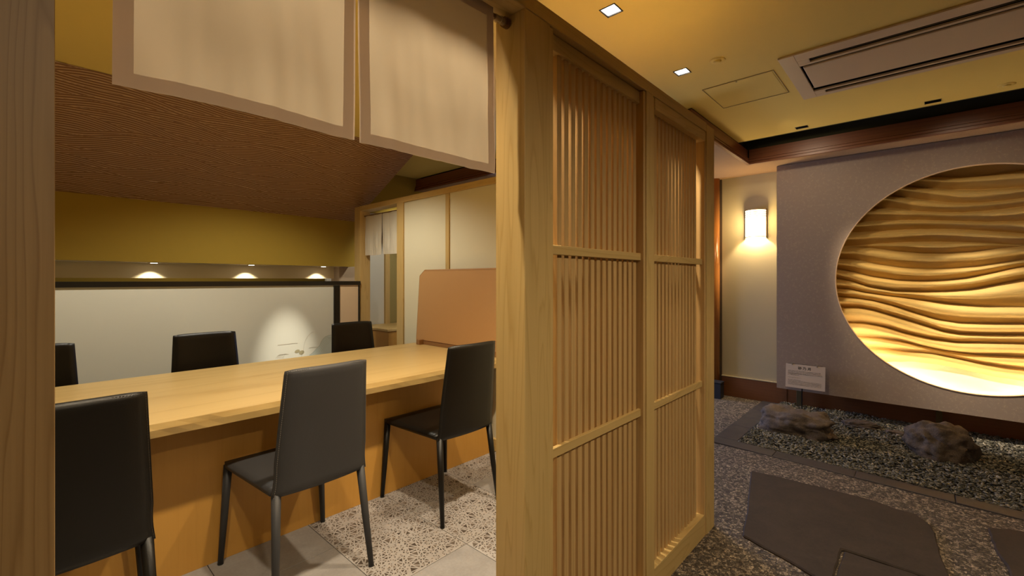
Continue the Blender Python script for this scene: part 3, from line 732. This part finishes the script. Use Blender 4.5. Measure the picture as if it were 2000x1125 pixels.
# ------------------------------------------------------------------ chairs
def make_chair(label, group, leather, legm, stitch):
    t = thing('dining_chair', (0, 0, 0), label, 'chair', group)
    # local: +Y is the sitter's front; floor at z 0
    def rounded_slab(fn_w, fn_y, z0, z1, thick, nz_=14, nx_=12, sag=.012, lowdrop=0):
        front, back = [], []
        for j in range(nz_):
            s_ = j/(nz_-1); z_ = z0+(z1-z0)*s_; wd_ = fn_w(s_)
            fr, bk = [], []
            for i in range(nx_):
                u_ = -1+2*i/(nx_-1)
                edge = (1-abs(u_)**8)**.5
                dz = -.006*(abs(u_)**6) if j == nz_-1 else 0
                yc = fn_y(s_)-sag*(1-u_*u_)
                e2 = min(1, edge+.25)
                ev = .35 if j in (0, nz_-1) else 1
                fr.append((u_*wd_, yc+thick/2*e2*ev, z_+dz-lowdrop*(1-abs(u_)**3)*(1-s_)**6)); bk.append((u_*wd_, yc-thick/2*e2*ev, z_+dz-lowdrop*(1-abs(u_)**3)*(1-s_)**6))
            front.append(fr); back.append(bk)
        mb_ = MB().grid(front); mb_.grid(back)
        m_ = nz_*nx_
        def q(a_, b_): mb_.f.append((a_, b_, m_+b_, m_+a_))
        for i in range(nx_-1): q(i, i+1); q((nz_-1)*nx_+i, (nz_-1)*nx_+i+1)
        for j in range(nz_-1): q(j*nx_, (j+1)*nx_); q(j*nx_+nx_-1, (j+1)*nx_+nx_-1)
        return mb_
    fw = lambda s_: .2055-(.030*s_)-.004*math.sin(PI*min(1, s_*4))*(s_ < .25)
    fy = lambda s_: -.222-.055*s_**1.2
    mb_ = rounded_slab(fw, fy, .440, .950, .024, nz_=26, sag=.021)
    mb_.build('backrest', leather, t, smooth=True, bevel=0, origin=(0, -.23, .44))
    # seat
    rows_t, rows_b = [], []
    ny_, nx_ = 14, 14
    for j in range(ny_):
        s_ = j/(ny_-1); y_ = -.205+.475*s_; hw = .203+.030*s_
        if s_ > .93: hw -= .012*((s_-.93)/.07)**2
        rt, rb = [], []
        for i in range(nx_):
            u_ = -1+2*i/(nx_-1)
            e = (1-abs(u_)**6); ez = (1-max(0, (s_-.86)/.14)**2)
            z_ = .462+.012*e*ez-.010*(1-u_*u_)*math.sin(PI*min(1, s_*1.1))
            rt.append((u_*hw, y_, z_)); rb.append((u_*hw, y_, .440+.004*(1-e)))
        rows_t.append(rt); rows_b.append(rb)
    mb_ = MB().grid(rows_t); mb_.grid(rows_b); m_ = ny_*nx_
    def q(a_, b_): mb_.f.append((a_, b_, m_+b_, m_+a_))
    for i in range(nx_-1): q(i, i+1); q((ny_-1)*nx_+i, (ny_-1)*nx_+i+1)
    for j in range(ny_-1): q(j*nx_, (j+1)*nx_); q(j*nx_+nx_-1, (j+1)*nx_+nx_-1)
    mb_.build('seat', leather, t, smooth=True, origin=(0, 0, .44))
    for sx_, fy_, ty_, fx_, tx_ in ((-1, -.268, -.214, .207, .183), (1, -.268, -.214, .207, .183), (-1, .262, .243, .240, .215), (1, .262, .243, .240, .215)):
        lg = MB().tube([(sx_*tx_, ty_, .452), (sx_*(tx_+(fx_-tx_)*.5), (ty_+fy_)/2, .22), (sx_*fx_, fy_, .006)], [.0185, .0155, .0115], 12).build('leg', legm, t, smooth=False, origin=(sx_*fx_, fy_, .0))
        lg.data.polygons.foreach_set('use_smooth', [len(p.vertices) == 4 for p in lg.data.polygons])
        MB().tube([(sx_*fx_, fy_, 0), (sx_*fx_, fy_, .007)], .0122, 10).build('foot_cap', FOOT, lg, origin=(sx_*fx_, fy_, 0))
    # stitching along the rear edges of the backrest
    mb_ = MB(); line = []
    for k in range(60): s_ = k/59; line.append(((fw(s_)-.006), fy(s_)-.013, .443+.503*s_))
    tl = [(fw(1)-.006-(2*(fw(1)-.006))*k/40, fy(1)-.0125-.012*(1-(1-2*k/40)**2), .944) for k in range(41)]
    for L in (line, [(-a_, b_, c_) for a_, b_, c_ in line]):
        for k in range(0, 59): 
            a_, b_ = Vector(L[k]), Vector(L[k+1]); mb_.tube([a_, a_+(b_-a_)*.62], .0007, 4, False)
    for k in range(40):
        a_, b_ = Vector(tl[k]), Vector(tl[k+1]); mb_.tube([a_, a_+(b_-a_)*.62], .0007, 4, False)
    mb_.build('stitching', stitch, t, origin=(0, -.23, .44))
    return t
def copy_tree(o, parent=None):
    c = o.copy(); COL.objects.link(c); c.parent = parent
    for ch in o.children: copy_tree(ch, c)
    return c
FG, NG = 'chairs along the far side of the table', 'chairs along the near side of the table'
kch = make_chair('black leather chair nearest the left doorway post, seen from behind', NG, LEATHK, LEATHK, STITCHK)
def place(o, x, y, rz, label=None, group=None):
    o.location = (x, y, 0); o.rotation_euler = (0, 0, math.radians(rz))
    if label: o['label'] = label
    if group: o['group'] = group
    return o
c2 = copy_tree(kch); c3 = copy_tree(kch); c4 = copy_tree(kch); c5 = copy_tree(kch)
place(kch, .090, 2.105, 0)
place(c2, 1.690, 2.125, 0, 'black leather chair on the near side, beside the corner post', NG)
place(c3, .015, 3.245, 180, 'black leather chair across the table, cut off by the left post', FG)
place(c4, .815, 3.245, 180, 'black leather chair across the table, in the middle before the white partition', FG)
place(c5, 1.850, 3.235, 180, 'black leather chair across the table, in front of the black upright', FG)
gch = make_chair('grey leather chair with grey legs and pale stitching, middle of the near side', NG, LEATHG, LEATHG, STITCHG)
place(gch, .853, 2.112, 1.5)
bpy.context.view_layer.update()

# ------------------------------------------------------------------ noren curtains
def noren(name, label, cat, axis, plane, edges, ztop, zbot, fold, hem, seed, group=None):
    """edges: list of (a0, a1) cloth panels along the axis; plane: the other coordinate"""
    def pt(a_, d_, z_): return (a_, plane+d_, z_) if axis == 'x' else (plane+d_, a_, z_)
    mid = (edges[0][0]+edges[-1][1])/2
    t = thing(name, pt(mid, 0, zbot), label, cat, group)
    for pi, (a0, a1) in enumerate(edges):
        nu, nv_ = 46, 34; sgn = 1
        def surf(u_, v_, off=0):
            in0 = .006*max(0, v_-.3) if pi else 0; in1 = .006*max(0, v_-.3) if not pi else 0; sg_ = 1 if a1 > a0 else -1
            a_ = a0+sg_*in0+(a1-a0-sg_*(in0+in1))*u_; z_ = ztop+(zbot-ztop)*v_
            am = fold*(.25+.75*v_)
            d_ = am*(math.sin(u_*7+seed+pi*2.1+v_*.8)*.6+math.sin(u_*15.3+pi+seed*2-v_*.7)*.28+noise.noise((u_*4+pi*5, v_*3, seed))*.8+noise.noise((u_*13+pi*5, v_*2.2, seed+3))*.5)
            flare = .35*fold*(v_**3)*((u_ > .9)*(u_-.9)*10-(u_ < .1)*(.1-u_)*10)
            z_ += -.003*v_*math.cos(u_*3+seed)
            return pt(a_+flare*.5, d_+off, z_)
        rows = [[surf(i/nu, j/nv_) for i in range(nu+1)] for j in range(nv_+1)]
        c_ = MB().grid(rows).build('cloth_panel', NOREN, t, smooth=True, recalc=False)
        W_ = abs(a1-a0); hu = hem/W_; hv = hem/(ztop-zbot)
        def strip(u0, u1, v0, v1, nu_, nv2):
            mbh = MB()
            for off in (-.0016,):
                mbh.grid([[surf(u0+(u1-u0)*i/nu_, v0+(v1-v0)*j/nv2, off) for i in range(nu_+1)] for j in range(nv2+1)])
            mbh.build('hem', HEM, t, smooth=True, recalc=False)
        strip(0, hu, 0, 1, 3, 40); strip(1-hu, 1, 0, 1, 3, 40); strip(hu, 1-hu, 1-hv*.95, 1, 40, 3); strip(hu, 1-hu, 0, hv*1.4, 40, 4)
    return t
NOREN_BIG = NOREN
noren('noren_curtain', 'large cream two-panel split curtain hanging in the booth doorway', 'curtain', 'x', .8695, [(.088, .466), (.4705, .868)], 2.047, 1.589, .0075, .0235, 1.0)
rod = thing('tension_rod', (.48, .878, 2.03), 'thin brown tension rod holding the large curtain below the beam', 'curtain rod')
MB().tube([(.027, .878, 2.034), (.915, .878, 2.034)], .0062, 12).build('rod_tube', METALB, rod)
MB().tube([(.885, .878, 2.034), (.905, .878, 2.034), (.906, .878, 2.034), (.925, .878, 2.034)], [.0085, .0085, .011, .011], 14).build('screw_collar', STEEL, rod)
MB().tube([(.920, .878, 2.034), (.937, .878, 2.034)], .0145, 16).build('end_cap', METALB, rod)
NOREN = cloth('pale_noren_cloth', (.88, .80, .62), .25); HEM = cloth('pale_noren_hem', (.84, .75, .58), .2)
noren('noren_curtain', 'small cream split curtain in the narrow doorway of the white wall', 'curtain', 'y', 2.475, [(4.405, 4.078), (4.068, 3.735)], 1.992, 1.563, .012, .020, 4.0)
r2 = MB().tube([(2.475, 4.424, 1.985), (2.475, 3.729, 1.985)], .006, 10).build('curtain_rod', METALB, None)
tag(r2, 'thin rod holding the small curtain in the narrow doorway', 'curtain rod')

# ------------------------------------------------------------------ ceiling fittings
for x, lab in zip(DLX, ('square recessed downlight over the left end of the booth', 'square recessed downlight above the doorway beam', 'square recessed downlight with black frame near the top edge, left one in view', 'square recessed downlight with black frame beside the smoke detector')):
    t = thing('downlight', (x, DOWN_ROW, CEIL), lab, 'downlight', 'square ceiling downlights')
    s_ = .0425; w_ = .0065
    mb = MB(); z0, z1 = CEIL-.002, CEIL+.004
    mb.box(x-s_, x+s_, DOWN_ROW-s_, DOWN_ROW-s_+w_, z0, z1).box(x-s_, x+s_, DOWN_ROW+s_-w_, DOWN_ROW+s_, z0, z1).box(x-s_, x-s_+w_, DOWN_ROW-s_+w_, DOWN_ROW+s_-w_, z0, z1).box(x+s_-w_, x+s_, DOWN_ROW-s_+w_, DOWN_ROW+s_-w_, z0, z1)
    mb.build('frame', BLACK, t)
    a_, b_, zt = s_-w_, .019, CEIL+.056
    vs = [(x-a_, DOWN_ROW-a_, z1), (x+a_, DOWN_ROW-a_, z1), (x+a_, DOWN_ROW+a_, z1), (x-a_, DOWN_ROW+a_, z1), (x-b_, DOWN_ROW-b_, zt), (x+b_, DOWN_ROW-b_, zt), (x+b_, DOWN_ROW+b_, zt), (x-b_, DOWN_ROW+b_, zt)]
    MB().add(vs, [(0, 1, 5, 4), (1, 2, 6, 5), (2, 3, 7, 6), (3, 0, 4, 7)]).build('reflector', REFL, t, recalc=False)
    MB().tube([(x, DOWN_ROW, zt-.004), (x, DOWN_ROW, zt+.004)], .026, 16).build('lamp', LAMPW, t)
# ceiling cassette air conditioner
ac = thing('air_conditioner', (3.38, 0, CEIL), 'long beige ceiling air conditioner cassette with dark slots', 'air conditioner')
x0, x1, y0, y1 = AC; zl = CEIL-.012
xs_ = [x0, 3.0870, 3.1420, 3.1694, 3.6482, 3.6711, 3.7187, x1]; yA = 0.5493
mb = MB()
mb.box(x0, x1, yA, y1, zl, CEIL-.0005)                      # end plate near the booth
mb.box(x0, 3.0870, y0, yA, zl, CEIL-.0005).box(3.7187, x1, y0, yA, zl, CEIL-.0005)
mb.box(3.1420, 3.1694, y0, yA, zl, CEIL-.0005).box(3.6482, 3.6711, y0, yA, zl, CEIL-.0005)
mb.box(3.0870, 3.1420, 0.4898, yA, zl, CEIL-.0005).box(3.6711, 3.7187, 0.4898, yA, zl, CEIL-.0005)
mb.build('frame_plate', ACM, ac, bevel=.0015)
MB().box(3.1905, 3.5750, y0+.04, yA-.014, CEIL-.016, CEIL-.004).build('centre_panel', ACM, ac, bevel=.003)
MB().add([(3.5768, y0, CEIL-.014), (3.6473, y0, CEIL+.018), (3.6473, yA-.003, CEIL+.018), (3.5768, yA-.003, CEIL-.014), (3.5768, y0, CEIL-.008), (3.6473, y0, CEIL+.024), (3.6473, yA-.003, CEIL+.024), (3.5768, yA-.003, CEIL-.008)], [(0, 3, 2, 1), (4, 5, 6, 7), (0, 1, 5, 4), (1, 2, 6, 5), (2, 3, 7, 6), (3, 0, 4, 7)]).build('louvre_blade', ACG, ac)
for a_, b_ in ((3.0944, 3.0999), (3.1163, 3.1209)): Bx('slot_vane', BLACK, ac, a_, b_, y0, 0.4852, CEIL-.004, CEIL+.02, 0)
vx0, vx1, vy1 = 3.031, 3.726, .586
MB().box(vx0, vx1, y0+.05, vy1, CEIL+.05, CEIL+.06).build('inner_void', VOID, ac)
MB().box(vx0, vx0+.005, y0+.05, vy1, CEIL, CEIL+.05).box(vx1-.005, vx1, y0+.05, vy1, CEIL, CEIL+.05).box(vx0+.005, vx1-.005, vy1-.005, vy1, CEIL, CEIL+.05).build('inner_sides', VOID, ac)
# access hatch drawn by its thin metal edge
ah = thing('access_hatch', (3.35, .90, CEIL), 'flush square access hatch with thin edge in the yellow ceiling', 'hatch')
hx0, hx1, hy0, hy1 = 3.1310, 3.5750, 0.6820, 1.1123
MB().box(hx0+.012, hx1-.012, hy0+.012, hy1-.012, CEIL-.0015, CEIL-.0004).build('hatch_door', CEILM, ah)
HE = flat('hatch_edge', (.22, .12, .02), .5)
MB().box(hx0, hx1, hy0, hy0+.0025, CEIL-.003, CEIL-.0003).box(hx0, hx1, hy1-.0025, hy1, CEIL-.003, CEIL-.0003).box(hx0, hx0+.0025, hy0, hy1, CEIL-.003, CEIL-.0003).box(hx1-.0025, hx1, hy0, hy1, CEIL-.003, CEIL-.0003).build('hatch_frame', HE, ah)
MB().tube([(hx0+.02, .90, CEIL-.004), (hx0+.02, .90, CEIL-.001)], .006, 10).build('latch', HE, ah)
def detector(x, y, label):
    t = thing('smoke_detector', (x, y, CEIL), label, 'smoke detector', 'round ceiling detectors')
    MB().tube([(x, y, CEIL-.0003), (x, y, CEIL-.003), (x, y, CEIL-.005)], [.044, .043, .036], 24).build('base_plate', CEILM, t)
    MB().tube([(x, y, CEIL-.005), (x, y, CEIL-.011), (x, y, CEIL-.014)], [.022, .020, .013], 20).build('sensor', CEILM, t)
detector(2.7739, 0.8972, 'small round smoke detector beside the square downlight')
detector(4.4218, -0.4092, 'small round smoke detector near the cornice at the right edge')
for yy, lab in ((0.7599, 'small black slot spotlight recess nearer the booth'), (-0.0522, 'small black slot spotlight recess nearer the right edge')):
    t = thing('slot_spotlight', (4.473, yy, CEIL), lab, 'spotlight', 'black slots in the ceiling')
    MB().box(4.442, 4.504, yy-.044, yy+.044, CEIL+.03, CEIL+.034).build('slot_back', VOID, t)
    s0, s1, t0, t1 = 4.441, 4.505, yy-.045, yy+.045
    MB().box(s0, s1, t0, t0+.003, CEIL-.002, CEIL+.03).box(s0, s1, t1-.003, t1, CEIL-.002, CEIL+.03).box(s0, s0+.003, t0, t1, CEIL-.002, CEIL+.03).box(s1-.003, s1, t0, t1, CEIL-.002, CEIL+.03).build('slot_frame', BLACK, t)
for x, lab in ((.757, 'small round slot light under the valance, left of the three'), (1.52, 'small round slot light under the valance, middle of the three'), (2.244, 'small round slot light under the valance, nearest the white wall')):
    t = thing('slot_downlight', (x, 4.90, 1.452), lab, 'downlight', 'slot lights under the valance')
    MB().tube([(x, 4.90, 1.4515), (x, 4.90, 1.447)], .034, 20).build('ring', STEEL, t)
    MB().tube([(x, 4.90, 1.4468), (x, 4.90, 1.4455)], .024, 20).build('lamp', LAMPW, t)

# ------------------------------------------------------------------ wall sconce
sc = thing('wall_sconce', (5.36, 1.335, 1.757), 'glowing half-round paper wall lamp on the beige wall', 'wall lamp')
sy0, sy1, sz0, sz1 = 1.230, 1.440, 1.760, 2.055; cyy = (sy0+sy1)/2; rad = (sy1-sy0)/2
def arc(r_, z_, m_=24, dx=0): return [(5.358-dx-math.sin(PI*k/m_)*r_*.95, cyy+math.cos(PI*k/m_)*r_, z_) for k in range(m_+1)]
MB().grid([arc(rad-.004, z_) for z_ in np.linspace(sz0+.006, sz1-.004, 8)]).build('shade', SHADE, sc, smooth=True, recalc=False)
for z_, h_ in ((sz0, .007), (sz1-.004, .007), (sz1-.030, .005), (sz1-.052, .005), (sz1-.074, .005)):
    mb = MB(); a_, b_ = arc(rad, z_), arc(rad, z_+h_); c_, d_ = arc(rad-.004, z_), arc(rad-.004, z_+h_)
    mb.grid([a_, b_, d_, c_, a_]).build('band', METALB, sc)
mb = MB(); t_ = arc(rad-.002, sz1+.002); mb.add(t_, [tuple(range(len(t_)))]); mb.build('top_cap', METALB, sc)
for yy in (sy0-.004, sy1-.004): Bx('side_rail', METALB, sc, 5.346, 5.359, yy, yy+.008, sz0-.012, sz1+.006, 0)
spot('sconce_lamp', (5.31, cyy, sz0+.10), (5.31, cyy, 0), 24, (1, .80, .48), 140, .3, .02)
point('sconce_glow', (5.22, cyy, sz0+.16), 7, (1, .74, .36), .05)

# ------------------------------------------------------------------ sign on a stick
sg = thing('sign_card', (5.0, .85, 0), 'white information card on a thin black stand before the grey panel', 'sign')
yl_, yr_, zl_t, zl_b, lean = .985, .667, .490, .268, .02
MB().add([(5.0+lean, yl_, zl_t), (5.0+lean, yr_, zl_t), (5.0, yr_, zl_b), (5.0, yl_, zl_b), (5.004+lean, yl_, zl_t), (5.004+lean, yr_, zl_t), (5.004, yr_, zl_b), (5.004, yl_, zl_b)], [(0, 1, 2, 3), (4, 7, 6, 5), (0, 4, 5, 1), (1, 5, 6, 2), (2, 6, 7, 3), (3, 7, 4, 0)]).build('card', PAPER, sg)
def card_pt(a_, b_):   # a_: 0..1 from the left edge, b_: 0..1 from the top
    return Vector((5.0+lean*(1-b_)-.0008, yl_+(yr_-yl_)*a_, zl_t+(zl_b-zl_t)*b_))
def text_obj(txt, size, a_, b_, mat_, name, extr=0, bold=0):
    cu = bpy.data.curves.new('t', 'FONT'); cu.body = txt; cu.size = size; cu.offset = bold; cu.align_x = 'LEFT'; cu.resolution_u = 2
    if ' ' in txt: cu.space_word = 1
    ob = bpy.data.objects.new('t', cu); COL.objects.link(ob); bpy.context.view_layer.update()
    me = bpy.data.meshes.new_from_object(ob.evaluated_get(bpy.context.evaluated_depsgraph_get())); bpy.data.objects.remove(ob)
    me.materials.clear(); me.materials.append(mat_)
    o = bpy.data.objects.new(name, me); COL.objects.link(o)
    p = card_pt(a_, b_)
    X_ = Vector((0, -1, 0)); Y_ = Vector((lean, 0, zl_t-zl_b)).normalized(); Z_ = X_.cross(Y_)
    if Z_.x > 0: Z_ = -Z_
    M = Matrix((X_, Y_, Z_)).transposed().to_4x4(); me.transform(M)
    o.parent = sg; o.location = p-sg.location; return o
text_obj('砂 乃 月', .030, .32, .20, INK, 'title', bold=.0006)
mb = MB()
def dashes(a0, a1, b_, hgt_, gap=.012):
    a_ = a0
    while a_ < a1:
        wd_ = random.uniform(.008, .016)
        for q_ in range(2):
            if random.random() < .8:
                bb = b_+random.uniform(0, hgt_*.7); p = card_pt(a_, bb); p2 = card_pt(a_+wd_, bb+random.uniform(-.006, .006)); p3 = card_pt(a_+wd_, bb+hgt_*.25); p4 = card_pt(a_, bb+hgt_*.25)
                mb.add([p, p2, p3, p4], [(0, 1, 2, 3)])
            if random.random() < .5:
                bb = b_; x_ = a_+random.random()*wd_; mb.add([card_pt(x_, bb), card_pt(x_+.003, bb), card_pt(x_+.003, bb+hgt_), card_pt(x_, bb+hgt_)], [(0, 1, 2, 3)])
        a_ += wd_+.004
for b_, a1 in ((.27, .88), (.325, .90), (.38, .52), (.385, .92), (.44, .34)): dashes(.06, a1, b_, .034)
dashes(.06, .38, .56, .022)
for b_ in (.66, .70, .74, .78, .82, .86): dashes(.06, .38 if b_ < .7 else .9, b_, .022)
mb.build('body_text', INKS, sg, recalc=False)
for a_ in (.17, .80):
    p = card_pt(a_, 0); Bx('clip', STEEL, sg, p.x-.004, p.x+.006, p.y-.005, p.y+.005, p.z-.008, p.z+.012, .001)
MB().tube([card_pt(.05, -.01)+Vector((.006, 0, 0)), card_pt(.93, -.01)+Vector((.006, 0, 0))], .0015, 6).build('hanging_wire', BLACK, sg)
MB().tube([(5.032, .852, .40), (5.032, .856, .0)], .005, 8).build('stand', BLACK, sg)

# ------------------------------------------------------------------ garden: gravel, rocks
gx0, gx1, gy0, gy1 = 3.70, 5.345, -1.75, EY0-.002
def gz(x, y): return .006+.028*max(0, min(1, (x-3.95)/1.0))+.010*noise.noise((x*3, y*3, 0))
G = [[(x, y, gz(x, y)-.012) for x in np.linspace(xi_(y)+.001, gx1, 30)] for y in np.linspace(gy0, gy1, 50)]
gb = thing('gravel_bed', (4.6, 0, 0), 'bed of grey-green stone chips under the round opening', 'gravel', kind='stuff')
MB().grid(G).build('bed_surface', EARTH, gb, smooth=True)
phi = (1+5**.5)/2
ico = np.array([(-1, phi, 0), (1, phi, 0), (-1, -phi, 0), (1, -phi, 0), (0, -1, phi), (0, 1, phi), (0, -1, -phi), (0, 1, -phi), (phi, 0, -1), (phi, 0, 1), (-phi, 0, -1), (-phi, 0, 1)])/1.9
icf = np.array([(0, 11, 5), (0, 5, 1), (0, 1, 7), (0, 7, 10), (0, 10, 11), (1, 5, 9), (5, 11, 4), (11, 10, 2), (10, 7, 6), (7, 1, 8), (3, 9, 4), (3, 4, 2), (3, 2, 6), (3, 6, 8), (3, 8, 9), (4, 9, 5), (2, 4, 11), (6, 2, 10), (8, 6, 7), (9, 8, 1)])
def chips(n_, x0, x1, y0, y1, zf, L=(.009, .019)):
    V = np.zeros((n_, 12, 3)); 
    X_ = rng.uniform(x0, x1, n_); Y_ = rng.uniform(y0, y1, n_); X_ = np.maximum(X_, xi_(Y_)+.012)
    a_ = rng.uniform(L[0], L[1], n_); sc_ = np.stack([a_, a_*rng.uniform(.28, .6, n_), a_*rng.uniform(.15, .32, n_)], 1)
    V = ico[None]*sc_[:, None]*(1+rng.uniform(-.22, .22, (n_, 12, 1)))
    yaw = rng.uniform(0, 2*PI, n_); t1 = rng.normal(0, .35, n_)
    c1, s1 = np.cos(t1), np.sin(t1); x_, y_, z_ = V[..., 0], V[..., 1], V[..., 2]
    x2 = x_*c1[:, None]+z_*s1[:, None]; z2 = -x_*s1[:, None]+z_*c1[:, None]
    c2_, s2_ = np.cos(yaw)[:, None], np.sin(yaw)[:, None]
    V = np.stack([x2*c2_-y_*s2_, x2*s2_+y_*c2_, z2], -1)
    Zb = np.array([zf(a, b) for a, b in zip(X_, Y_)])+rng.uniform(-.006, .004, n_)
    V += np.stack([X_, Y_, Zb], 1)[:, None]
    return V.reshape(-1, 3), (icf[None]+12*np.arange(n_)[:, None, None]).reshape(-1, 3), np.repeat(rng.random(n_), 20)
V, Fc, shd = chips(31000, gx0+.01, gx1-.01, gy0, gy1-.01, gz)
me = bpy.data.meshes.new('stone_chips'); me.vertices.add(len(V)); me.vertices.foreach_set('co', V.ravel())
me.loops.add(len(Fc)*3); me.loops.foreach_set('vertex_index', Fc.ravel().astype(np.int32)); me.polygons.add(len(Fc))
me.polygons.foreach_set('loop_start', np.arange(0, len(Fc)*3, 3, dtype=np.int32)); me.update(calc_edges=True)
at = me.attributes.new('shade', 'FLOAT', 'FACE'); at.data.foreach_set('value', shd.astype(np.float32)); me.materials.append(GRAV)
o = bpy.data.objects.new('stone_chips', me); COL.objects.link(o); o.parent = gb; o.location = -Vector(gb.location); tag(o, kind='stuff')
def rock(name, label, c, size, seed, rot=0, boxy=3.0, flat_top=.0):
    bm = bmesh.new(); bmesh.ops.create_icosphere(bm, subdivisions=5, radius=1)
    for v in bm.verts:
        p = v.co.normalized()
        l = (abs(p.x)**boxy+abs(p.y)**boxy+abs(p.z)**boxy)**(-1/boxy)
        q = p*l
        n1 = noise.noise(q*1.3+Vector((seed, 0, 0)))*.30; n2 = noise.noise(q*3.1+Vector((0, seed, 0)))*.13
        n3 = (1-abs(noise.noise(Vector((q.x*4, q.y*2.5, q.z*9))+Vector((seed, seed, 0)))))*.07; n4 = noise.noise(q*14)*.022-noise.turbulence(q*1.8+Vector((seed, 3, 1)), 5, True)*.15+.07+(noise.voronoi(q*2.1+Vector((seed, 0, 2)))[0][1]-noise.voronoi(q*2.1+Vector((seed, 0, 2)))[0][0])*.16-.06
        q = q*(1+n1+n2+n3+n4)
        v.co = Vector((q.x*size[0], q.y*size[1], q.z*size[2]))
    bmesh.ops.rotate(bm, verts=bm.verts, cent=(0, 0, 0), matrix=Matrix.Rotation(rot, 3, 'Z'))
    me = bpy.data.meshes.new(name); bm.to_mesh(me); bm.free(); me.materials.append(ROCK)
    me.polygons.foreach_set('use_smooth', [True]*len(me.polygons))
    o = bpy.data.objects.new(name, me); COL.objects.link(o); o.location = c; tag(o, label, 'rock', 'rocks in the gravel bed'); return o
rock('rock', 'large flat-topped brown rock near the slate edging', (4.43, .80, .060), (.15, .245, .120), 12.4, -.12, 4.5)
rock('rock', 'tall dark rounded boulder below the round opening', (4.56, -.085, .085), (.16, .175, .145), 8.4, .15, 2.6)
rock('rock', 'small low rock between the two big rocks', (4.90, .40, .045), (.06, .13, .035), 5.2, .2, 2.4)
rock('rock', 'tiny rock chip beside the tall boulder', (4.86, .165, .040), (.035, .065, .020), 9.9, .1, 2.4)

# dark box at the foot of the corner pillar
bxo = thing('black_box', (5.20, 1.70, 0), 'small dark blue box on the floor beside the round pillar', 'box')
Bx('body', DBLUE, bxo, 5.13, 5.24, 1.625, 1.78, 0, .165, .004)
Bx('lid', DBLUE, bxo, 5.125, 5.245, 1.62, 1.785, .166, .182, .004)
